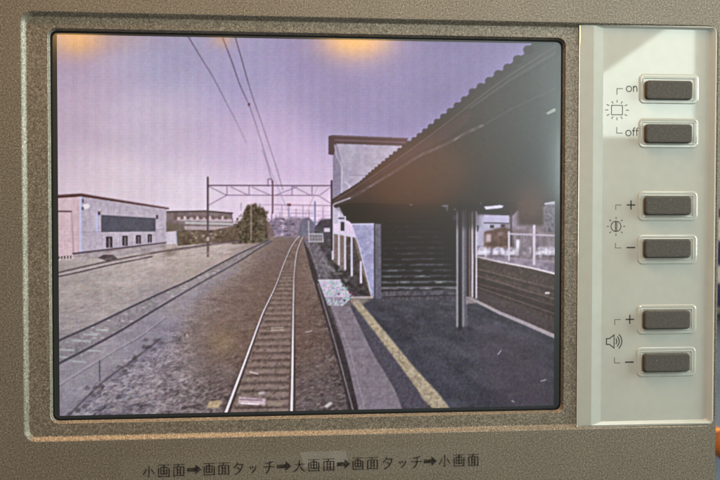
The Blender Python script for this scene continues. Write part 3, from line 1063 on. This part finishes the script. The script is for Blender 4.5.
lin = np.maximum(lin - 0.004, 0)
base = mon["_base"]
vv = np.stack([GX * MM - base[0], np.full_like(GX, -ZP * MM) - base[1], GY * MM + LIFT - base[2]], -1).reshape(-1, 3)
idx = np.arange(NX * NY).reshape(NY, NX)
qd = np.stack([idx[:-1, :-1], idx[:-1, 1:], idx[1:, 1:], idx[1:, :-1]], -1).reshape(-1, 4)
me = bpy.data.meshes.new("picture")
me.vertices.add(len(vv))
me.vertices.foreach_set("co", vv.ravel().astype(np.float32))
me.loops.add(qd.size)
me.loops.foreach_set("vertex_index", qd.ravel().astype(np.int32))
me.polygons.add(len(qd))
me.polygons.foreach_set("loop_start", (np.arange(len(qd)) * 4).astype(np.int32))
me.update(calc_edges=True)
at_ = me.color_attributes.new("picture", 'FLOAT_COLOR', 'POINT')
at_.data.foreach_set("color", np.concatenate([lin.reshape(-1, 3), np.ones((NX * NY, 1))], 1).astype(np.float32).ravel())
me.materials.append(LCD)
pic = bpy.data.objects.new("picture", me)
COL.objects.link(pic)
pic.parent = screen

# ------------------------------------------------------------------ control panel
PT, PB, PR = 86.9, -76.6, 147.1
ZF = -1.15                                            # the panel's floor


def prof_ring(xl, xr, yb, yt, rads, zl, zr):
    def zf(x, y):
        return zl if x < (xl + xr) / 2 else zr
    return rring(xl, xr, yb, yt, rads, zf, 6)


# a dish: rim on the right, top and bottom, a flat lower strip on the left
pr = [prof_ring(89.3, PR + .25, PB - .2, PT + .2, (1.6, 2.2, .3, .3), -3.0, -3.0),
      prof_ring(89.3, PR + .25, PB - .2, PT + .2, (1.6, 2.2, .3, .3), -0.75, -0.25),
      prof_ring(89.5, PR, PB, PT, (1.5, 2.0, .3, .3), -0.90, -0.05),
      prof_ring(89.8, PR - .35, PB + .3, PT - .15, (1.4, 1.8, .3, .3), -0.86, 0.0)]
n_ = 7
for k in range(n_ + 1):
    s = k / n_
    e = s * 0.92 + 0.08 * s * s * (3 - 2 * s)
    xl = 95.2 if k == 0 else 95.2 + 4.3 * s
    pr.append(prof_ring(xl, PR - .5 - 2.1 * s, PB + .45 + 1.34 * s, PT - .25 - 0.9 * s, (1.2, 1.6, .3, .3), -0.45 + (ZF + .45) * e, 0.0 + ZF * e))
v, f = loft(pr, cap_last=True)
panel = obj("control_panel", v, f, PANEL, mon)

BTN = [(114.34, 140.27, 67.48, 55.48, 117.15, 136.86, 64.67, 57.09),
       (114.07, 140.07, 49.57, 37.32, 116.89, 136.83, 46.95, 39.44),
       (113.91, 139.74, 19.53, 7.65, 117.15, 136.71, 17.66, 9.92),
       (113.85, 139.93, 1.7, -10.21, 116.88, 136.67, 0.12, -7.65),
       (113.45, 139.79, -26.68, -39.46, 116.71, 136.33, -29.36, -36.75),
       (113.39, 139.76, -44.42, -56.82, 116.65, 136.29, -47.03, -54.43)]
for i, q in enumerate(BTN):
    cy_ = (q[2] + q[3]) / 2
    bx = (114.45, 140.0, cy_ - 6.15, cy_ + 6.15)
    z0 = ZF - .02
    v, f = loft(inset_rings(bx, 2.3, [(0.0, z0), (.12, z0 + .14), (.32, z0 + .24), (.60, z0 + .27), (1.15, z0 + .25), (1.30, z0 + .16), (1.45, z0 + .16),
                                      (1.60, z0 + .27), (1.80, z0 + .29), (1.98, z0 + .24), (2.12, z0 + .05)], 6), cap_last=True)
    obj("button_rim", v, f, PANEL, panel)
    by = (q[6] + q[7]) / 2
    bb = (117.0, 136.75, by - 3.85, by + 3.85)
    prf = [(0.0, z0 + .08), (0.0, z0 + 1.5), (.12, z0 + 1.85), (.35, z0 + 2.05), (.7, z0 + 2.12)]
    v, f = loft(inset_rings(bb, 1.5, prf, 6), cap_last=True)
    obj("button", v, f, RUBBER, panel)

# printed symbols (panel millimetres; one photo-like step is about 0.4 mm)
U_ = 0.4113
ZI = ZF + 0.02


def sym(name, cx_, cy_, paths, w, mat=INK, vw=None):
    v, f = ribbon([[(cx_ + x * U_, cy_ + y * U_) for x, y in p] for p in paths], w, ZI, vw=vw)
    return obj(name, v, f, mat, panel)


def place(px, py):
    """panel position from measured print marks"""
    d = np.array(AX).T @ np.array([(px - 360) / 1060, -(py - 240) / 1060, -1.0])
    k = (ZF - CP[2]) / d[2]
    return CP[0] + k * d[0], CP[1] + k * d[1]


def bracket(px, y0, y1, half):
    x, ya = place(px, y0)
    _, yb = place(px, y1)
    h = half * U_
    v, f = ribbon([[(x + 2.5, ya), (x, ya), (x, ya - h)], [(x + 2.5, yb), (x, yb), (x, yb + h)]], .30, ZI)
    obj("bracket_line", v, f, INK, panel)


# backlight symbol with on / off
cx_, cy_ = place(617, 110)
rays = []
for a, r0, r1 in [(k * 30.0, 0, 0) for k in range(12)]:
    c, s = math.cos(math.radians(a)), math.sin(math.radians(a))
    i0 = 7.6 if abs(s) > .8 or abs(c) < .6 else 8.8
    rays.append([(c * i0 * 1.02, s * i0 * .96), (c * (i0 + 3.2) * 1.02, s * (i0 + 3.2) * .92)])
sym("backlight_symbol", cx_, cy_, [[(-5.6, -4.6), (5.6, -4.6), (5.6, 4.6), (-5.6, 4.6), (-5.6, -4.6)]] + rays, .36)
bracket(617, 88.5, 133, 6)
O_ = circle(0, 0, 2.7, 18)
x_, y_ = place(629.0, 88.8)
sym("on_lettering", x_, y_, [[(a, b) for a, b in O_], [(4.6, -2.8), (4.6, 2.8)], [(4.6, .6), (5.2, 2.1), (6.4, 2.8), (7.6, 2.2), (8.2, .8), (8.2, -2.8)]], .42)
x_, y_ = place(628.4, 133)
sym("off_lettering", x_, y_, [[(a, b) for a, b in O_], [(5.2, -2.8), (5.2, 3.8), (5.8, 5.0), (7.0, 5.2)], [(3.9, 2.4), (6.8, 2.4)],
                             [(8.6, -2.8), (8.6, 3.8), (9.2, 5.0), (10.4, 5.2)], [(7.4, 2.4), (10.2, 2.4)]], .42)
# brightness symbol
cx_, cy_ = place(616, 226.4)
pp = [circle(0, 0, 5.1), [(-.55, -5), (-.55, 5)], [(.75, -5), (.75, 5)]]
for k in range(8):
    a = math.radians(45 * k)
    pp.append([(math.cos(a) * 7.4, math.sin(a) * 7.4), (math.cos(a) * 9.4, math.sin(a) * 9.4)])
sym("brightness_symbol", cx_, cy_, pp, .34, INKD)
bracket(615.8, 205, 248, 5)
x_, y_ = place(631, 205)
sym("plus_sign", x_, y_, [[(-4.4, 0), (4.4, 0)], [(0, -4.6), (0, 4.6)]], .5, INKD)
x_, y_ = place(630.8, 247.6)
sym("minus_sign", x_, y_, [[(-4.5, 0), (4.5, 0)]], .55, INKD)
# loudspeaker symbol
cx_, cy_ = place(611.5, 341.5)
sym("speaker_symbol", cx_, cy_, [[(-5.2, -2.9), (-2.0, -2.9), (2.6, -6.6), (2.6, 6.6), (-2.0, 2.9), (-5.2, 2.9), (-5.2, -2.9)],
                                arc(1.2, 0, 4.2, -42, 42), arc(1.2, 0, 6.8, -46, 46), arc(1.2, 0, 9.4, -48, 48)], .42, INKD)
bracket(614.8, 319.6, 363, 5.5)
x_, y_ = place(629.8, 319.4)
sym("plus_sign", x_, y_, [[(-4.4, 0), (4.4, 0)], [(0, -4.6), (0, 4.6)]], .5, INKD)
x_, y_ = place(629.4, 362.2)
sym("minus_sign", x_, y_, [[(-4.5, 0), (4.5, 0)]], .55, INKD)

# ------------------------------------------------------------------ printed label along the bottom
GL = {
    '小': [[(.52, .97), (.52, .06), (.40, .12)], [(.30, .68), (.22, .45), (.06, .24)], [(.70, .66), (.84, .47), (.94, .28)]],
    '大': [[(.05, .63), (.95, .63)], [(.50, .96), (.49, .62), (.38, .30), (.05, .02)], [(.51, .60), (.66, .28), (.96, .03)]],
    '画': [[(.06, .95), (.94, .95)], [(.27, .76), (.73, .76), (.73, .26), (.27, .26), (.27, .76)], [(.50, .95), (.50, .26)], [(.27, .51), (.73, .51)],
          [(.10, .72), (.10, .06), (.90, .06)], [(.90, .72), (.90, .00)]],
    '面': [[(.04, .95), (.96, .95)], [(.50, .95), (.44, .76)], [(.12, .76), (.88, .76)], [(.12, .76), (.12, .00)], [(.88, .76), (.88, .00)], [(.12, .07), (.88, .07)],
          [(.38, .76), (.38, .07)], [(.62, .76), (.62, .07)], [(.38, .53), (.62, .53)], [(.38, .30), (.62, .30)]],
    'タ': [[(.40, .97), (.28, .74), (.08, .52)], [(.36, .80), (.82, .80), (.72, .48), (.52, .20), (.18, .0)], [(.34, .58), (.50, .48), (.68, .34)]],
    'ッ': [[(.20, .58), (.29, .40)], [(.45, .64), (.53, .46)], [(.84, .62), (.72, .32), (.40, .02)]],
    'チ': [[(.80, .93), (.50, .84), (.20, .80)], [(.04, .52), (.96, .52)], [(.54, .84), (.53, .50), (.44, .22), (.24, .0)]],
}
TXT = [('小', 142.5, 155.0, 471.4), ('画', 157.4, 170.4, 470.8), ('面', 172.4, 185.4, 470.2), ('>', 187.2, 201.6, 469.6), ('画', 203.0, 215.6, 469.2), ('面', 217.4, 230.2, 468.6),
       ('タ', 233.0, 245.0, 468.2), ('ッ', 248.2, 257.6, 467.6), ('チ', 263.0, 275.4, 467.0), ('>', 277.0, 291.6, 466.2), ('大', 293.0, 305.8, 465.8), ('画', 307.4, 320.2, 465.2),
       ('面', 322.2, 335.4, 464.6), ('>', 336.8, 350.4, 464.0), ('画', 351.6, 364.2, 463.6), ('面', 366.0, 379.0, 463.2), ('タ', 382.0, 394.4, 462.8), ('ッ', 397.4, 407.6, 462.4),
       ('チ', 410.6, 422.8, 461.8), ('>', 423.8, 437.0, 461.2), ('小', 438.2, 450.8, 460.8), ('画', 452.6, 465.4, 460.4), ('面', 467.0, 479.6, 460.0)]


def front(px, py, z=0.0):
    d = np.array(AX).T @ np.array([(px - 360) / 1060, -(py - 240) / 1060, -1.0])
    k = (z - CP[2]) / d[2]
    return CP[0] + k * d[0], CP[1] + k * d[1]


ta = [front(120, 459.4), front(488, 444.4), front(489.5, 470.2), front(121, 485.0)]
v = [(x, y, 0.012) for x, y in ta] + [(x, y, 0.075) for x, y in ta]
f = [(4, 5, 6, 7), (0, 1, 5, 4), (1, 2, 6, 5), (2, 3, 7, 6), (3, 0, 4, 7)]
tape = obj("label_tape", v, f, TAPE, mon)
fr = [front(300, 452.4), front(346, 450.4), front(348, 465.6), front(304, 467.6)]  # added pale patch, imitates a reflection on the clear tape
nf = len(fr)
v = [(x, y, 0.08) for x, y in fr] + [(x, y, 0.12) for x, y in fr]
f = [tuple(range(nf, 2 * nf))] + [(k, (k + 1) % nf, nf + (k + 1) % nf, nf + k) for k in range(nf)]
obj("tape_glare_patch", v, f, TAPE_GLARE, tape)
V, F = [], []
for ch, x0, x1, yc in TXT:
    cxm, cym = front((x0 + x1) / 2, yc)
    wd_ = (x1 - x0) * 0.388
    ht = 5.0 if ch != 'ッ' else 4.4
    tilt = math.radians(0.35)
    if ch == '>':
        pts = [(-.5, .17), (.08, .17), (.08, .45), (.5, 0), (.08, -.45), (.08, -.17), (-.5, -.17)]
        b = len(V)
        for a_, c_ in pts:
            V.append((cxm + a_ * wd_, cym + c_ * ht * .86 + a_ * wd_ * tilt, 0.14))
        F.append((b, b + 1, b + 5, b + 6))
        F.append((b + 1, b + 2, b + 3, b + 4, b + 5))
        continue
    strokes = [[(cxm + (a_ - .5) * wd_, cym + (c_ - .5) * ht + (a_ - .5) * wd_ * tilt) for a_, c_ in s] for s in GL[ch]]
    kana = ch in 'タッチ'
    vs, fs = ribbon(strokes, .27 if not kana else .36, 0.14, vw=.50)
    b = len(V)
    V += vs
    F += [tuple(i + b for i in q) for q in fs]
obj("lettering", V, F, BLACK_INK, tape)

# ------------------------------------------------------------------ what shows past the monitor's right edge
wm, n, l, b = new_mat("slate_wall_paint")
t = noise(n, l, 30, 4)
r = ramp(n, l, t.outputs["Fac"], [(0.3, (0.07, 0.08, 0.11)), (0.7, (0.13, 0.14, 0.18))])
l.new(r.outputs[0], b.inputs["Base Color"])
b.inputs["Roughness"].default_value = 0.6
v = [(-700, -300, -330), (900, -300, -330), (900, 700, -330), (-700, 700, -330), (-700, -300, -350), (900, -300, -350), (900, 700, -350), (-700, 700, -350)]
f = [(0, 1, 2, 3), (4, 5, 6, 7), (0, 1, 5, 4), (1, 2, 6, 5), (2, 3, 7, 6), (3, 0, 4, 7)]
w_ = obj("back_wall", v, f, wm)
w_["kind"] = "structure"

# striped cloth hanging beside the monitor
cm, n, l, b = new_mat("blue_white_cloth")
tc = n.new("ShaderNodeNewGeometry")
wv = n.new("ShaderNodeTexWave")
wv.bands_direction = 'Z'
wv.inputs["Scale"].default_value = 10
wv.inputs["Distortion"].default_value = 3.0
wv.inputs["Detail"].default_value = 2
l.new(tc.outputs["Position"], wv.inputs["Vector"])
r = ramp(n, l, wv.outputs["Fac"], [(0.35, (0.05, 0.05, 0.16)), (0.55, (0.10, 0.10, 0.22)), (0.7, (0.62, 0.62, 0.58))])
l.new(r.outputs[0], b.inputs["Base Color"])
b.inputs["Roughness"].default_value = 0.9
cl = thing("hanging_cloth", "blue cloth with pale stripes hanging just past the monitor's right edge", "cloth", (330, -60, -300))
V, F = [], []
nx, ny = 60, 8
for side in (0, 1):
    for j in range(ny + 1):
        for i in range(nx + 1):
            x = 222 + 150 * i / nx
            y = -62 + 75 * j / ny
            z = -290 + 7 * math.sin(i * .9 + .3 * math.sin(j)) - side * 2.0
            V.append((x, y, z))
N2 = (nx + 1) * (ny + 1)
for j in range(ny):
    for i in range(nx):
        a = j * (nx + 1) + i
        F.append((a, a + 1, a + nx + 2, a + nx + 1))
        F.append((N2 + a, N2 + a + 1, N2 + a + nx + 2, N2 + a + nx + 1))
for i in range(nx):
    a = i
    F.append((a, a + 1, N2 + a + 1, N2 + a))
    a = ny * (nx + 1) + i
    F.append((a, a + 1, N2 + a + 1, N2 + a))
for j in range(ny):
    for a in (j * (nx + 1), j * (nx + 1) + nx):
        F.append((a, a + nx + 1, N2 + a + nx + 1, N2 + a))
obj("cloth", V, F, cm, cl, smooth=True)

# orange knob low on the wall
om = plain("orange_plastic", (0.62, 0.22, 0.04), 0.4)
kb = thing("wall_knob", "small orange knob on the dark wall past the monitor's lower right corner", "knob", (300, -168, -330))
prf = [(-329, 9), (-322, 9), (-320, 7), (-312, 7), (-309, 10.5), (-300, 11.5), (-294, 10), (-291, 6)]
KX = 300
V, F = [], []
ns_ = 28
for z, r0 in prf:
    for k in range(ns_):
        a = 2 * math.pi * k / ns_
        V.append((KX + r0 * math.cos(a), -157 + r0 * math.sin(a), z))
for i in range(len(prf) - 1):
    for k in range(ns_):
        F.append((i * ns_ + k, i * ns_ + (k + 1) % ns_, (i + 1) * ns_ + (k + 1) % ns_, (i + 1) * ns_ + k))
F.append(tuple(range(ns_)))
F.append(tuple(range((len(prf) - 1) * ns_, len(prf) * ns_)))
obj("knob", V, F, om, kb, smooth=False)

for o in list(COL.objects):
    if "_base" in o:
        del o["_base"]
